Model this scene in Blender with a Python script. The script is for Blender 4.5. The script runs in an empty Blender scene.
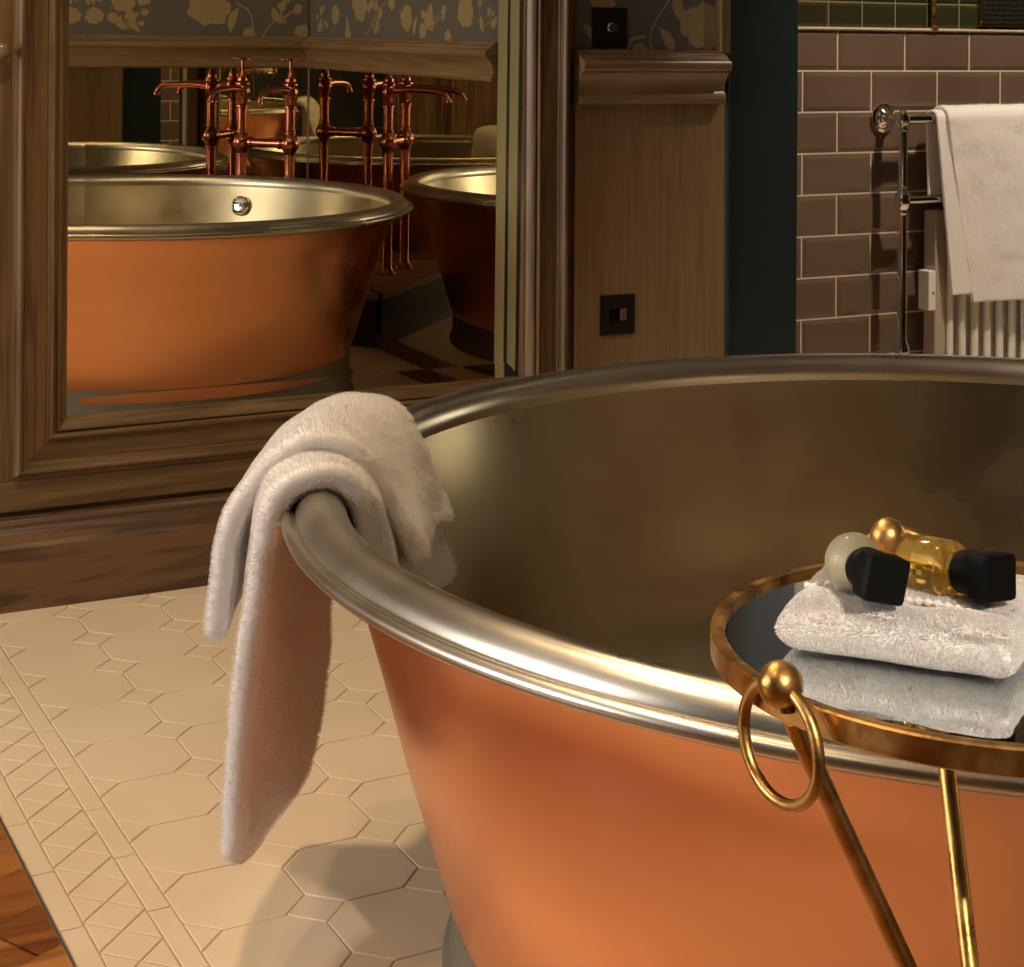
import bpy, bmesh, math, random
from mathutils import Vector, Matrix
from mathutils import noise as mnoise
random.seed(7)
PI = math.pi
S = bpy.context.scene
COL = S.collection

# ------------------------------------------------------------------ helpers
def link(o, parent=None):
    COL.objects.link(o)
    if parent is not None:
        o.parent = parent
    return o

def obj(name, bm, mats, parent=None, smooth=False, sharp=None):
    me = bpy.data.meshes.new(name)
    bmesh.ops.remove_doubles(bm, verts=bm.verts, dist=1e-6)
    bmesh.ops.recalc_face_normals(bm, faces=bm.faces)
    if smooth:
        for f in bm.faces:
            f.smooth = True
        if sharp is not None:
            lim = math.radians(sharp)
            for e in bm.edges:
                if len(e.link_faces) == 2 and e.calc_face_angle(0) > lim:
                    e.smooth = False
    bm.to_mesh(me); bm.free()
    if not isinstance(mats, (list, tuple)):
        mats = [mats]
    for m in mats:
        me.materials.append(m)
    o = bpy.data.objects.new(name, me)
    return link(o, parent)

def raw(name, bm, mats, parent=None, smooth=True):
    """as obj() without normal recalculation or vertex merging"""
    me = bpy.data.meshes.new(name)
    for f in bm.faces:
        f.smooth = smooth
    bm.to_mesh(me); bm.free()
    for m in (mats if isinstance(mats, (list, tuple)) else [mats]):
        me.materials.append(m)
    return link(bpy.data.objects.new(name, me), parent)

def tag(o, label, cat, group=None):
    o['label'] = label; o['category'] = cat
    if group: o['group'] = group
    return o

def struct(o, label=None):
    o['kind'] = 'structure'
    if label: o['label'] = label
    return o

def empty(name, loc=(0, 0, 0)):
    o = bpy.data.objects.new(name, None)
    o.location = loc; o.empty_display_size = .05
    return link(o)

def thing(name, label, cat, loc=(0, 0, 0), group=None):
    return tag(empty(name, loc), label, cat, group)

def box(bm, a, b, mat=0, bevel=0):
    x0, y0, z0 = a; x1, y1, z1 = b
    vs = [bm.verts.new(p) for p in ((x0,y0,z0),(x1,y0,z0),(x1,y1,z0),(x0,y1,z0),(x0,y0,z1),(x1,y0,z1),(x1,y1,z1),(x0,y1,z1))]
    fs = [bm.faces.new([vs[i] for i in q]) for q in ((0,3,2,1),(4,5,6,7),(0,1,5,4),(1,2,6,5),(2,3,7,6),(3,0,4,7))]
    for f in fs: f.material_index = mat
    if bevel > 0:
        es = {e for f in fs for e in f.edges}
        r = bmesh.ops.bevel(bm, geom=list(es), offset=bevel, segments=2, affect='EDGES', profile=.5)
        for f in r['faces']: f.material_index = mat
    return vs

def bx(name, a, b, m, parent=None, bevel=0):
    bm = bmesh.new(); box(bm, a, b, 0, bevel)
    return obj(name, bm, m, parent)

def lathe(bm, prof, n=32, mat=None, origin=(0,0,0), axis=None, cap=True, matidx=0, a0=0, a1=2*PI):
    """prof: list of (r, z); axis: Vector direction of local z"""
    q = Matrix.Identity(3)
    if axis is not None:
        q = Vector((0,0,1)).rotation_difference(Vector(axis).normalized()).to_matrix()
    o = Vector(origin); rings = []
    for r, z in prof:
        if r < 1e-7:
            rings.append([bm.verts.new(o + q @ Vector((0,0,z)))])
        else:
            rings.append([bm.verts.new(o + q @ Vector((r*math.cos(2*PI*k/n), r*math.sin(2*PI*k/n), z))) for k in range(n)])
    for A, B in zip(rings, rings[1:]):
        for k in range(n):
            k2 = (k+1) % n
            if len(A) == 1 and len(B) == 1: continue
            if len(A) == 1: f = bm.faces.new((A[0], B[k], B[k2]))
            elif len(B) == 1: f = bm.faces.new((A[k], B[0], A[k2]))
            else: f = bm.faces.new((A[k], B[k], B[k2], A[k2]))
            f.material_index = matidx
    if cap:
        for R in (rings[0], rings[-1]):
            if len(R) > 1:
                f = bm.faces.new(R); f.material_index = matidx

def tube(bm, pts, r, n=14, closed=False, matidx=0):
    pts = [Vector(p) for p in pts]; N = len(pts)
    rr = r if isinstance(r, (list, tuple)) else [r]*N
    T = []
    for i in range(N):
        if closed: t = pts[(i+1) % N] - pts[i-1]
        else: t = pts[min(i+1, N-1)] - pts[max(i-1, 0)]
        T.append(t.normalized())
    up = Vector((0,0,1)) if abs(T[0].z) < .9 else Vector((1,0,0))
    u = T[0].cross(up).normalized(); rings = []
    for i in range(N):
        u = (u - T[i]*u.dot(T[i])).normalized()
        v = T[i].cross(u)
        rings.append([bm.verts.new(pts[i] + (u*math.cos(2*PI*k/n) + v*math.sin(2*PI*k/n))*rr[i]) for k in range(n)])
    seq = list(zip(rings, rings[1:]))
    if closed: seq.append((rings[-1], rings[0]))
    for A, B in seq:
        # align
        off = 0
        if A is rings[-1] and closed:
            off = min(range(n), key=lambda s: (A[0].co - B[s].co).length)
        for k in range(n):
            f = bm.faces.new((A[k], A[(k+1) % n], B[(k+1+off) % n], B[(k+off) % n])); f.material_index = matidx
    if not closed:
        bm.faces.new(rings[0]); bm.faces.new(rings[-1])

def extrude_profile(bm, prof, p0, p1, out, up=Vector((0,0,1)), m0=0, m1=0, mat=0):
    """prof: closed list of (d, h): d along 'out', h along 'up'; swept p0->p1; m0/m1: mitre = shift along the run per unit d"""
    p0, p1, out, up = Vector(p0), Vector(p1), Vector(out), Vector(up)
    t = (p1-p0).normalized()
    A = [bm.verts.new(p0 + out*d + up*h + t*(m0*h)) for d, h in prof]
    B = [bm.verts.new(p1 + out*d + up*h - t*(m1*h)) for d, h in prof]
    n = len(prof)
    for k in range(n):
        f = bm.faces.new((A[k], A[(k+1) % n], B[(k+1) % n], B[k])); f.material_index = mat
    f = bm.faces.new(A); f.material_index = mat
    f = bm.faces.new(B); f.material_index = mat

def smooth_line(cps, n):
    """Catmull-Rom through control points (tuples), n samples"""
    P = [Vector(c) for c in cps]; P = [P[0]*2-P[1]] + P + [P[-1]*2-P[-2]]
    segs = len(P)-3; out = []
    for i in range(n):
        t = i/(n-1)*segs; k = min(int(t), segs-1); u = t-k
        a, b, c, d = P[k:k+4]
        out.append(.5*((2*b) + (c-a)*u + (2*a-5*b+4*c-d)*u*u + (3*b-a-3*c+d)*u**3))
    return out

# ------------------------------------------------------------------ materials
def mat(name, color=(.8,.8,.8), rough=.5, metal=0.0, spec=.5, **kw):
    m = bpy.data.materials.new(name); m.use_nodes = True
    b = m.node_tree.nodes['Principled BSDF']
    b.inputs['Base Color'].default_value = (*color, 1)
    b.inputs['Roughness'].default_value = rough
    b.inputs['Metallic'].default_value = metal
    b.inputs['Specular IOR Level'].default_value = spec
    for k, v in kw.items():
        b.inputs[k.replace('_', ' ')].default_value = v
    return m

def nodes(m): return m.node_tree.nodes, m.node_tree.links, m.node_tree.nodes['Principled BSDF']

def noise_chain(m, scale=(1,1,1), nscale=5, detail=6, distortion=0, rough=.5):
    N, L, b = nodes(m)
    tc = N.new('ShaderNodeTexCoord'); mp = N.new('ShaderNodeMapping'); mp.inputs['Scale'].default_value = scale
    nz = N.new('ShaderNodeTexNoise'); nz.inputs['Scale'].default_value = nscale; nz.inputs['Detail'].default_value = detail
    nz.inputs['Distortion'].default_value = distortion; nz.inputs['Roughness'].default_value = rough
    L.new(tc.outputs['Object'], mp.inputs['Vector']); L.new(mp.outputs['Vector'], nz.inputs['Vector'])
    return nz

def ramp(m, src, stops):
    N, L, b = nodes(m)
    r = N.new('ShaderNodeValToRGB')
    while len(r.color_ramp.elements) < len(stops): r.color_ramp.elements.new(.5)
    for e, (p, c) in zip(r.color_ramp.elements, stops):
        e.position = p; e.color = (*c, 1) if len(c) == 3 else c
    L.new(src, r.inputs['Fac'])
    return r

def bump(m, src, strength=.3, dist=.002):
    N, L, b = nodes(m)
    bp = N.new('ShaderNodeBump'); bp.inputs['Strength'].default_value = strength; bp.inputs['Distance'].default_value = dist
    L.new(src, bp.inputs['Height']); L.new(bp.outputs['Normal'], b.inputs['Normal'])

def wood(name, axis, dark, light, rough=.45, freq=1.0, figure=.35):
    """oak with fine pores and long cathedral figure along 'axis'"""
    m = mat(name, rough=rough)
    N, L, b = nodes(m)
    long_ = {'x': (1.1, 14, 14), 'y': (14, 1.1, 14), 'z': (14, 14, 1.1)}[axis]
    fine = {'x': (3, 160, 160), 'y': (160, 3, 160), 'z': (160, 160, 3)}[axis]
    n1 = noise_chain(m, tuple(v*freq for v in long_), 1.0, 3, .8)
    n2 = noise_chain(m, tuple(v*freq for v in fine), 1.0, 4, 0)
    # rings from the big noise
    mul = N.new('ShaderNodeMath'); mul.operation = 'MULTIPLY'; mul.inputs[1].default_value = 26
    sn = N.new('ShaderNodeMath'); sn.operation = 'SINE'
    L.new(n1.outputs['Fac'], mul.inputs[0]); L.new(mul.outputs[0], sn.inputs[0])
    a = N.new('ShaderNodeMath'); a.operation = 'MULTIPLY_ADD'; a.inputs[1].default_value = figure*.5; 
    L.new(sn.outputs[0], a.inputs[0]); L.new(n2.outputs['Fac'], a.inputs[2])
    r = ramp(m, a.outputs[0], [(.2, dark), (.75, light)])
    L.new(r.outputs['Color'], b.inputs['Base Color'])
    bump(m, n2.outputs['Fac'], .25, .0006)
    return m

OAKD, OAKL = (.080, .044, .016), (.19, .112, .044)
M = {}
M['oak_v'] = wood('oak_vertical', 'z', OAKD, OAKL, .42)
M['oak_h'] = wood('oak_horizontal', 'x', OAKD, OAKL, .42)
M['oak_y'] = wood('oak_lengthwise', 'y', OAKD, OAKL, .42)
M['plinth'] = wood('oak_plinth', 'x', (.065, .033, .014), (.15, .082, .035), .4, 1.0, .6)
M['panel'] = wood('oak_panel', 'z', (.175, .108, .046), (.265, .172, .080), .5, 1.6, .12)
M['dado'] = wood('oak_dado', 'x', (.165, .098, .045), (.24, .150, .075), .26)
M['dado_y'] = wood('oak_dado_side', 'y', (.165, .098, .045), (.24, .150, .075), .26)
M['parquet'] = wood('parquet_wood', 'x', (.16, .05, .012), (.42, .17, .05), .3)
M['boxtop'] = wood('box_top_oak', 'x', (.2, .11, .05), (.34, .2, .1), .4)

# metals
def brushed(name, c0, c1, r0, r1, scale=(1,1,40), bs=.05, metal=1.0, patches=3.0):
    m = mat(name, c0, r0, metal)
    N, L, b = nodes(m)
    n1 = noise_chain(m, (1,1,1), patches, 4, .1)
    n2 = noise_chain(m, scale, 6, 4)
    r = ramp(m, n1.outputs['Fac'], [(.3, c0), (.7, c1)])
    L.new(r.outputs['Color'], b.inputs['Base Color'])
    mx = N.new('ShaderNodeMath'); mx.operation = 'ADD'
    mx.inputs[1].default_value = 0
    L.new(n1.outputs['Fac'], mx.inputs[0])
    mr = N.new('ShaderNodeMapRange'); mr.inputs['From Min'].default_value = .3; mr.inputs['From Max'].default_value = .7
    mr.inputs['To Min'].default_value = r0; mr.inputs['To Max'].default_value = r1
    L.new(mx.outputs[0], mr.inputs['Value']); L.new(mr.outputs['Result'], b.inputs['Roughness'])
    bump(m, n2.outputs['Fac'], bs, .001)
    return m

M['copper'] = brushed('burnished_copper', (.78, .335, .165), (.88, .43, .24), .24, .38, (1, 1, 30), .025)
M['pewter'] = brushed('tinned_lining', (.44, .365, .23), (.58, .50, .34), .24, .40, (2, 2, 24), .12, patches=3.2)
M['rim'] = brushed('nickel_rim', (.50, .46, .38), (.60, .56, .47), .27, .36, (9, 9, 9), .012, patches=5)
M['chrome'] = mat('polished_chrome', (.82, .80, .77), .06, 1)
M['tapcopper'] = mat('polished_tap_copper', (.44, .15, .09), .2, 1)
M['gold'] = brushed('aged_gold_leaf', (.42, .20, .05), (.70, .42, .14), .24, .46, (40, 40, 40), .25, patches=45)
M['steel'] = mat('trim_steel', (.5, .5, .48), .35, 1)
M['mirror'] = mat('mirror_silver', (.86, .83, .68), .0, 1)
M['antique'] = mat('corner_mirror_silver', (.66, .60, .46), .0, 1)
M['tabletop'] = mat('table_mirror_glass', (.80, .84, .86), .02, 1)
M['brassdark'] = mat('dark_brass', (.35, .25, .10), .3, 1)

M['black'] = mat('black_plastic', (.002, .002, .002), .55, spec=.12)
M['plate'] = mat('dark_bronze_plate', (.012, .008, .006), .38)
M['teal'] = mat('dark_teal_paint', (.016, .024, .025), .35)
M['teallight'] = mat('teal_edge_paint', (.018, .034, .038), .4)
M['trimpaint'] = mat('olive_cream_paint', (.30, .26, .14), .45)
M['rocker'] = mat('rocker_face', (.30, .20, .14), .3, .6)
M['rocker2'] = mat('beige_enamel', (.42, .36, .28), .4)
M['white'] = mat('white_enamel', (.80, .77, .70), .3)
M['ceiling'] = mat('ceiling_paint', (.60, .60, .60), .9)
M['litjamb'] = mat('lightened_jamb_blue', (.40, .47, .53), .5)
M['palewall'] = mat('pale_wall_paint', (.62, .60, .52), .8)
M['plaster'] = mat('wall_paint', (.25, .27, .29), .8)
M['footmetal'] = mat('dull_olive_metal', (.20, .19, .145), .5, .35)
M['goldgrout'] = mat('grout_reflection', (.20, .16, .07), .7)
M['grout'] = mat('cream_grout', (.52, .42, .30), .8)
M['floorgrout'] = mat('floor_grout', (.47, .37, .25), .8)
M['tilegrout'] = mat('wall_grout', (.62, .50, .36), .8)

m = mat('ivory_floor_tile', (.68, .55, .38), .32, spec=.35); M['floortile'] = m
nz = noise_chain(m, (1,1,1), 3.5, 5, .4)
r = ramp(m, nz.outputs['Fac'], [(.3, (.64, .52, .355)), (.7, (.71, .59, .42))])
nodes(m)[1].new(r.outputs['Color'], nodes(m)[2].inputs['Base Color'])

m = mat('brown_glazed_tile', (.12, .07, .045), .12, spec=.6); M['browntile'] = m
nz = noise_chain(m, (1,1,1), 2.2, 3, .2)
r = ramp(m, nz.outputs['Fac'], [(.3, (.122, .080, .056)), (.7, (.162, .112, .080))])
nodes(m)[1].new(r.outputs['Color'], nodes(m)[2].inputs['Base Color'])
M['tilereflection'] = mat('olive_tile_reflection', (.030, .030, .014), .12, spec=.5)

# wallpaper
m = mat('wallpaper_ground', (.115, .105, .092), .6); M['paper'] = m
nz = noise_chain(m, (1,1,1), 300, 2)
r = ramp(m, nz.outputs['Fac'], [(.3, (.10, .092, .080)), (.7, (.125, .115, .10))])
nodes(m)[1].new(r.outputs['Color'], nodes(m)[2].inputs['Base Color'])
M['paperflower'] = mat('wallpaper_gold_flower', (.38, .29, .15), .42, .25)
M['papershade'] = mat('wallpaper_gold_vein', (.30, .22, .11), .45, .25)

# terry
def terry(name, color, nscale=420):
    m = mat(name, color, .95, spec=.15)
    b = nodes(m)[2]
    b.inputs['Sheen Weight'].default_value = .5; b.inputs['Sheen Roughness'].default_value = .5
    b.inputs['Subsurface Weight'].default_value = .0
    nz = noise_chain(m, (1,1,1), nscale, 3)
    bump(m, nz.outputs['Fac'], .7, .0015)
    return m
M['terry'] = terry('white_terry', (.86, .83, .80), 750)
M['terry_band'] = terry('white_terry_woven_band', (.82, .78, .73), 900)

m = mat('clear_glass', (.95, .97, .95), .02); nodes(m)[2].inputs['Transmission Weight'].default_value = 1; nodes(m)[2].inputs['IOR'].default_value = 1.3
M['glass'] = m
m = mat('amber_gel', (1.0, .70, .16), .05); nodes(m)[2].inputs['Transmission Weight'].default_value = .85; nodes(m)[2].inputs['IOR'].default_value = 1.25
M['amber'] = m
M['milk'] = mat('milky_lotion', (.72, .64, .42), .3)

# ------------------------------------------------------------------ measures (metres, camera foot at the origin)
YM = 3.2405            # mirror plane
XS = 2.1744            # side wall
YB = .5495             # back wall of the alcove
YT = 3.555             # tiled wall of the next room
TC = Vector((1.3418, 1.4498, 0))   # bath centre
ZC = 2.5

# ------------------------------------------------------------------ floor
P = .14872; ROT = .012544; U0, V0 = .738, 1.8964
def lat(u, v, z=0):
    x = U0 + u*P; y = V0 + v*P
    return (x*math.cos(ROT) - y*math.sin(ROT), x*math.sin(ROT) + y*math.cos(ROT), z)
def poly(bm, pts, z, g=.0011, mi=0):
    """a tile: polygon in lattice units shrunk by the half joint, with a tiny arris"""
    P2 = [Vector(lat(*p)).to_2d() for p in pts]
    n = len(P2); c = sum(P2, Vector((0,0)))/n
    area = sum(P2[i].x*P2[(i+1) % n].y - P2[(i+1) % n].x*P2[i].y for i in range(n))
    if area < 0: P2.reverse()
    def inset(d):
        out = []
        for i in range(n):
            a, b, c2 = P2[i-1], P2[i], P2[(i+1) % n]
            d1 = (b-a).normalized(); d2 = (c2-b).normalized()
            n1 = Vector((-d1.y, d1.x)); n2 = Vector((-d2.y, d2.x))
            den = 1 + n1.dot(n2)
            out.append(b + (n1+n2)*(d/den))
        return out
    A = [bm.verts.new((p.x, p.y, z-.003)) for p in inset(g)]
    B = [bm.verts.new((p.x, p.y, z-.0007)) for p in inset(g)]
    Cc = [bm.verts.new((p.x, p.y, z)) for p in inset(g+.0012)]
    for X, Y in ((A, B), (B, Cc)):
        for i in range(n):
            f = bm.faces.new((X[i], X[(i+1) % n], Y[(i+1) % n], Y[i])); f.material_index = mi
    f = bm.faces.new(Cc); f.material_index = mi

c = .2453
bm = bmesh.new()
UMAX, VMIN, VMAX = 11, -9, 8.5
for i in range(-1, UMAX):
    for j in range(VMIN, 9):
        # dot squares at lattice nodes
        if i == -1: poly(bm, [(i, j-c), (i+c, j), (i, j+c)], 0)
        else: poly(bm, [(i-c, j), (i, j-c), (i+c, j), (i, j+c)], 0)
        # octagons
        poly(bm, [(i+c, j), (i+1-c, j), (i+1, j+c), (i+1, j+1-c), (i+1-c, j+1), (i+c, j+1), (i, j+1-c), (i, j+c)], 0)
L1, L2, L3, L4 = -1.0, -1.19, -1.68, -1.875
for j in range(VMIN, 9):
    poly(bm, [(L2, j+.54), (L1, j+.54), (L1, j+1.54), (L2, j+1.54)], 0)
    poly(bm, [(L4, j+.54), (L3, j+.54), (L3, j+1.54), (L4, j+1.54)], 0)
mid = (L2+L3)/2
for k in range(2*VMIN, 18):
    v = k*.5 + .09
    poly(bm, [(L3, v), (mid, v+.25), (L3, v+.5)], 0)
    poly(bm, [(L2, v), (mid, v+.25), (L2, v+.5)], 0)
    poly(bm, [(L3, v), (mid, v-.25), (L2, v), (mid, v+.25)], 0)
g0 = len(bm.faces)
a0, a1 = lat(L4, VMIN-1, -.0016), lat(L4, 9.5, -.0016)
vs = [bm.verts.new(p) for p in (a0, (a0[0]+2.4, a0[1], a0[2]), (a0[0]+2.4, a1[1], a0[2]), a1)]
f = bm.faces.new(vs); f.material_index = 1
# cut everything beyond the room
for co, no in (((0, 3.16, 0), (0, 1, 0)), ((XS+.02, 0, 0), (1, 0, 0)), ((0, .545, 0), (0, -1, 0))):
    bmesh.ops.bisect_plane(bm, geom=bm.verts[:]+bm.edges[:]+bm.faces[:], plane_co=co, plane_no=no, clear_outer=True)
struct(raw('floor', bm, [M['floortile'], M['floorgrout']], smooth=False), 'ivory octagon and dot tiled floor with a diamond border')

# timber floor: left of the tiles and in front of them, planks laid at an angle
PL = []
for k, (d, l) in enumerate((((.16,.055,.012),(.33,.13,.032)), ((.21,.08,.017),(.42,.18,.046)), ((.11,.034,.008),(.25,.09,.022)))):
    PL.append(wood('parquet_%s' % ('mid','light','dark')[k], 'x', d, l, .28, .35, .4))
pe0, pe1 = Vector(lat(L4, VMIN-24)), Vector(lat(L4, 10))
dirn = (pe1-pe0).normalized(); nn = Vector((dirn.y, -dirn.x, 0))
edge = lat(L4, 0)[0]; w = .09
def planks(name, cuts, label):
    bm = bmesh.new(); rnd = random.Random(3)
    for r_ in range(-90, 70):
        for s_ in range(-10, 16):
            ln = .42
            off = (r_ % 2)*.21 + rnd.uniform(-.01, .01)
            q = []
            for (u, v) in ((0, 0), (ln-.0007, 0), (ln-.0007, w-.0007), (0, w-.0007)):
                x = s_*ln + off + u; y = r_*w + v
                a = math.radians(28)
                q.append((edge-1.4 + (x*math.cos(a) - y*math.sin(a)), .5 + (x*math.sin(a) + y*math.cos(a))))
            if max(p[0] for p in q) < -2.6 or min(p[0] for p in q) > 1 or max(p[1] for p in q) < -3.3 or min(p[1] for p in q) > 3.4: continue
            bm.faces.new([bm.verts.new((*p, -.001)) for p in q]).material_index = rnd.randint(0, 2)
    for co, no in cuts:
        bmesh.ops.bisect_plane(bm, geom=bm.verts[:]+bm.edges[:]+bm.faces[:], plane_co=co, plane_no=no, clear_outer=True)
    struct(raw(name, bm, PL, smooth=False), label)
planks('floor_parquet', ((pe0 - nn*.004, nn), ((0, 3.15, 0), (0,1,0)), ((-2.5,0,0), (-1,0,0)), ((0,-3.2,0), (0,-1,0))), 'orange brown timber floor in angled planks')
planks('floor_parquet', ((pe0 - nn*.004, -nn), ((0, .543, 0), (0,1,0)), ((.86,0,0), (1,0,0)), ((0,-3.2,0), (0,-1,0))), 'timber floor in front of the ivory tiles')
bm = bmesh.new()
vs = [bm.verts.new(p) for p in ((-2.5,-3.2,-.004), (2.6,-3.2,-.004), (2.6,3.6,-.004), (-2.5,3.6,-.004))]; bm.faces.new(vs)
struct(raw('floor_screed', bm, M['parquet'], smooth=False))
# metal edge strip
bm = bmesh.new()
q0, q1 = Vector(lat(L4, VMIN)), Vector(lat(L4, 8.4))
pp = [q0 - nn*.004 + Vector((0,0,0)), q1 - nn*.004]
A = [bm.verts.new(p + o_) for p in pp for o_ in (Vector((0,0,-.002)), Vector((0,0,.001)), nn*.003 + Vector((0,0,.001)), nn*.003 + Vector((0,0,-.002)))]
for k in range(4):
    bm.faces.new((A[k], A[(k+1) % 4], A[4+(k+1) % 4], A[4+k]))
bm.faces.new(A[:4]); bm.faces.new(A[4:])
struct(obj('trim_1', bm, M['steel']), 'thin metal strip between tiles and timber floor')

# ------------------------------------------------------------------ wallpaper motif
LEVEL = [0]
def nexth():
    LEVEL[0] = (LEVEL[0]+1) % 60
    return .0003 + LEVEL[0]*.00003
def blossom(bm, f2w, x, z, r, lobes=7, mi=1, seed=0):
    h0 = nexth()
    rn = random.Random(seed)
    ph = rn.random()*6; n = 56
    def ring(scale, h, mi):
        vs = []
        for k in range(n):
            a = 2*PI*k/n
            rr = r*scale*(.80 + .14*abs(math.sin(lobes*a/2+ph)) + .05*math.sin(3*a+ph*2) + .03*math.sin(13*a))
            vs.append(bm.verts.new(f2w(x + rr*math.cos(a), z + rr*.92*math.sin(a), h)))
        c_ = bm.verts.new(f2w(x, z, h))
        for k in range(n):
            bm.faces.new((c_, vs[k], vs[(k+1) % n])).material_index = mi
    ring(1, h0, mi)
    # petal veins
    for k in range(lobes):
        a = 2*PI*k/lobes + ph
        stroke(bm, f2w, [(x+r*.18*math.cos(a), z+r*.18*math.sin(a)), (x+r*.45*math.cos(a+.12), z+r*.45*math.sin(a+.12)), (x+r*.68*math.cos(a), z+r*.68*math.sin(a))], r*.018, h0+.00002, 2)

def stroke(bm, f2w, pts, w, h=None, mi=1, taper=False):
    h = nexth() if h is None else h
    P_ = [Vector((p[0], p[1], 0)) for p in smooth_line([(a, b, 0) for a, b in pts], 14)]
    prev = None
    for k, p in enumerate(P_):
        t = (P_[min(k+1, len(P_)-1)] - P_[max(k-1, 0)]).normalized(); n_ = Vector((-t.y, t.x, 0))
        ww = w*(math.sin(PI*min(.98, max(.03, k/(len(P_)-1)))) if taper else 1)
        a = bm.verts.new(f2w(p.x + n_.x*ww, p.y + n_.y*ww, h)); b = bm.verts.new(f2w(p.x - n_.x*ww, p.y - n_.y*ww, h))
        if prev: bm.faces.new((prev[0], a, b, prev[1])).material_index = mi
        prev = (a, b)

def leaf(bm, f2w, x, z, ang, ln, w):
    c_, s_ = math.cos(ang), math.sin(ang)
    pts = [(x, z), (x + ln*.5*c_ - w*.5*s_, z + ln*.5*s_ + w*.5*c_), (x+ln*c_, z+ln*s_)]
    stroke(bm, f2w, pts, w, None, 1, True)

def spray(bm, f2w, x, z, s=1.0, seed=0):
    rn = random.Random(seed)
    for k in range(5):
        a = rn.uniform(.3, 2.8); l = rn.uniform(.05, .11)*s
        ex, ez = x + l*math.cos(a), z + l*math.sin(a)
        stroke(bm, f2w, [(x, z), (x+l*.5*math.cos(a+.3), z+l*.5*math.sin(a+.3)), (ex, ez)], .0016*s)
        blossom(bm, f2w, ex, ez, rn.uniform(.013, .024)*s, 5, 1, seed*9+k)
    for k in range(3):
        leaf(bm, f2w, x+rn.uniform(-.03,.03)*s, z, rn.uniform(.6, 2.6), rn.uniform(.05,.08)*s, .012*s)

def paper(name, f2w, x0, x1, z0, z1, motifs, seed, label):
    bm = bmesh.new()
    vs = [bm.verts.new(f2w(*p, 0)) for p in ((x0,z0), (x1,z0), (x1,z1), (x0,z1))]
    bm.faces.new(vs).material_index = 0
    rn = random.Random(seed)
    for t in motifs:
        if t[0] == 'b': blossom(bm, f2w, t[1], t[2], t[3], t[4], 1, int(t[1]*1000))
        if t[0] == 's': spray(bm, f2w, t[1], t[2], t[3], int(t[1]*777))
        if t[0] == 'l': leaf(bm, f2w, t[1], t[2], t[3], t[4], t[5])
        if t[0] == 'c': stroke(bm, f2w, t[1], t[2])
    # regular repeat above the part the picture shows
    z = z0 + .34
    row = 0
    while z < z1 - .15:
        x = x0 + .15 + (row % 2)*.16
        while x < x1 - .1:
            (blossom(bm, f2w, x, z, .07, 7, 1, int(x*99)+row) if (row+int(x*7)) % 2 else spray(bm, f2w, x, z, 1.1, int(x*99)+row))
            x += .26
        z += .2; row += 1
    for co, no in (((x1,), 1), ((x0,), -1)):
        pc = Vector(f2w(co[0], 0, 0)); pd = (Vector(f2w(1, 0, 0)) - Vector(f2w(0, 0, 0)))*no
        bmesh.ops.bisect_plane(bm, geom=bm.verts[:]+bm.edges[:]+bm.faces[:], plane_co=pc, plane_no=pd, clear_outer=True)
    bmesh.ops.bisect_plane(bm, geom=bm.verts[:]+bm.edges[:]+bm.faces[:], plane_co=(0,0,z0), plane_no=(0,0,-1), clear_outer=True)
    o = raw(name, bm, [M['paper'], M['paperflower'], M['papershade']], smooth=False)
    return struct(o, label)

# ------------------------------------------------------------------ front wall (with the big mirror)
YW = 3.236
struct(bx('wall_front', (-2.5, YW+.012, 0), (XS+.19, YW+.28, ZC), M['oak_v']), 'oak clad wall that carries the large mirror')
# panel below dado
struct(bx('wall_panel', (1.79, YW, .0), (2.176, YW+.013, .895), M['panel']), 'plain oak panel between mirror and dark doorway')
F = lambda x, z, h: (x, YW+.010-h, z)
mot = [('b', 2.118, 1.062, .062, 7), ('b', 1.955, 1.004, .022, 5), ('l', 2.005, 1.058, -1.05, .075, .013),
       ('c', [(1.925, 1.0), (1.935, 1.03), (1.968, 1.038)], .0035), ('c', [(1.985, 1.0), (1.985, 1.05), (2.03, 1.12)], .002),
       ('l', 2.075, 1.06, 1.9, .09, .014), ('b', 1.862, 1.115, .035, 6), ('l', 1.815, 1.062, -1.0, .04, .008),
       ('c', [(1.815, 1.06), (1.83, 1.035), (1.85, 1.015)], .0016), ('b', 1.82, 1.15, .03, 5), ('s', 2.0, 1.18, 1.0)]
paper('wall_paper_front', F, 1.795, 2.176, 1.0, ZC, mot, 1, 'grey wallpaper with gold flowers beside the doorway')
struct(bx('trim_2', (2.150, YW-.016, 1.0), (2.176, YW+.012, ZC), M['oak_v'], bevel=.003), 'narrow oak strip at the edge of the wallpaper')

# dado profile: (out, height)
def dado_prof(h=.118, s=1.0):
    pts = [(0, 0), (.018, 0), (.024, .004), (.027, .011), (.025, .019), (.019, .024), (.017, .028)]
    for k in range(9):      # cove
        t = k/8; pts.append((.019 + .016*t**1.8, .032 + .034*t))
    pts += [(.037, .069)]
    for k in range(7):      # nose
        a = -PI/2 + PI*k/6; pts.append((.037 + .012*math.cos(a), .084 + .013*math.sin(a)))
    pts += [(.032, .100), (.030, .104), (.022, .109), (.016, .111), (.014, .118), (0, .118)]
    return [(d*s, z*h/.118) for d, z in pts]
bm = bmesh.new()
extrude_profile(bm, dado_prof(), (1.786, YW, .890), (2.158, YW, .890), (0, -1, 0))
struct(obj('trim_3', bm, M['dado'], smooth=True, sharp=30), 'moulded oak dado rail between mirror and doorway')

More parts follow.
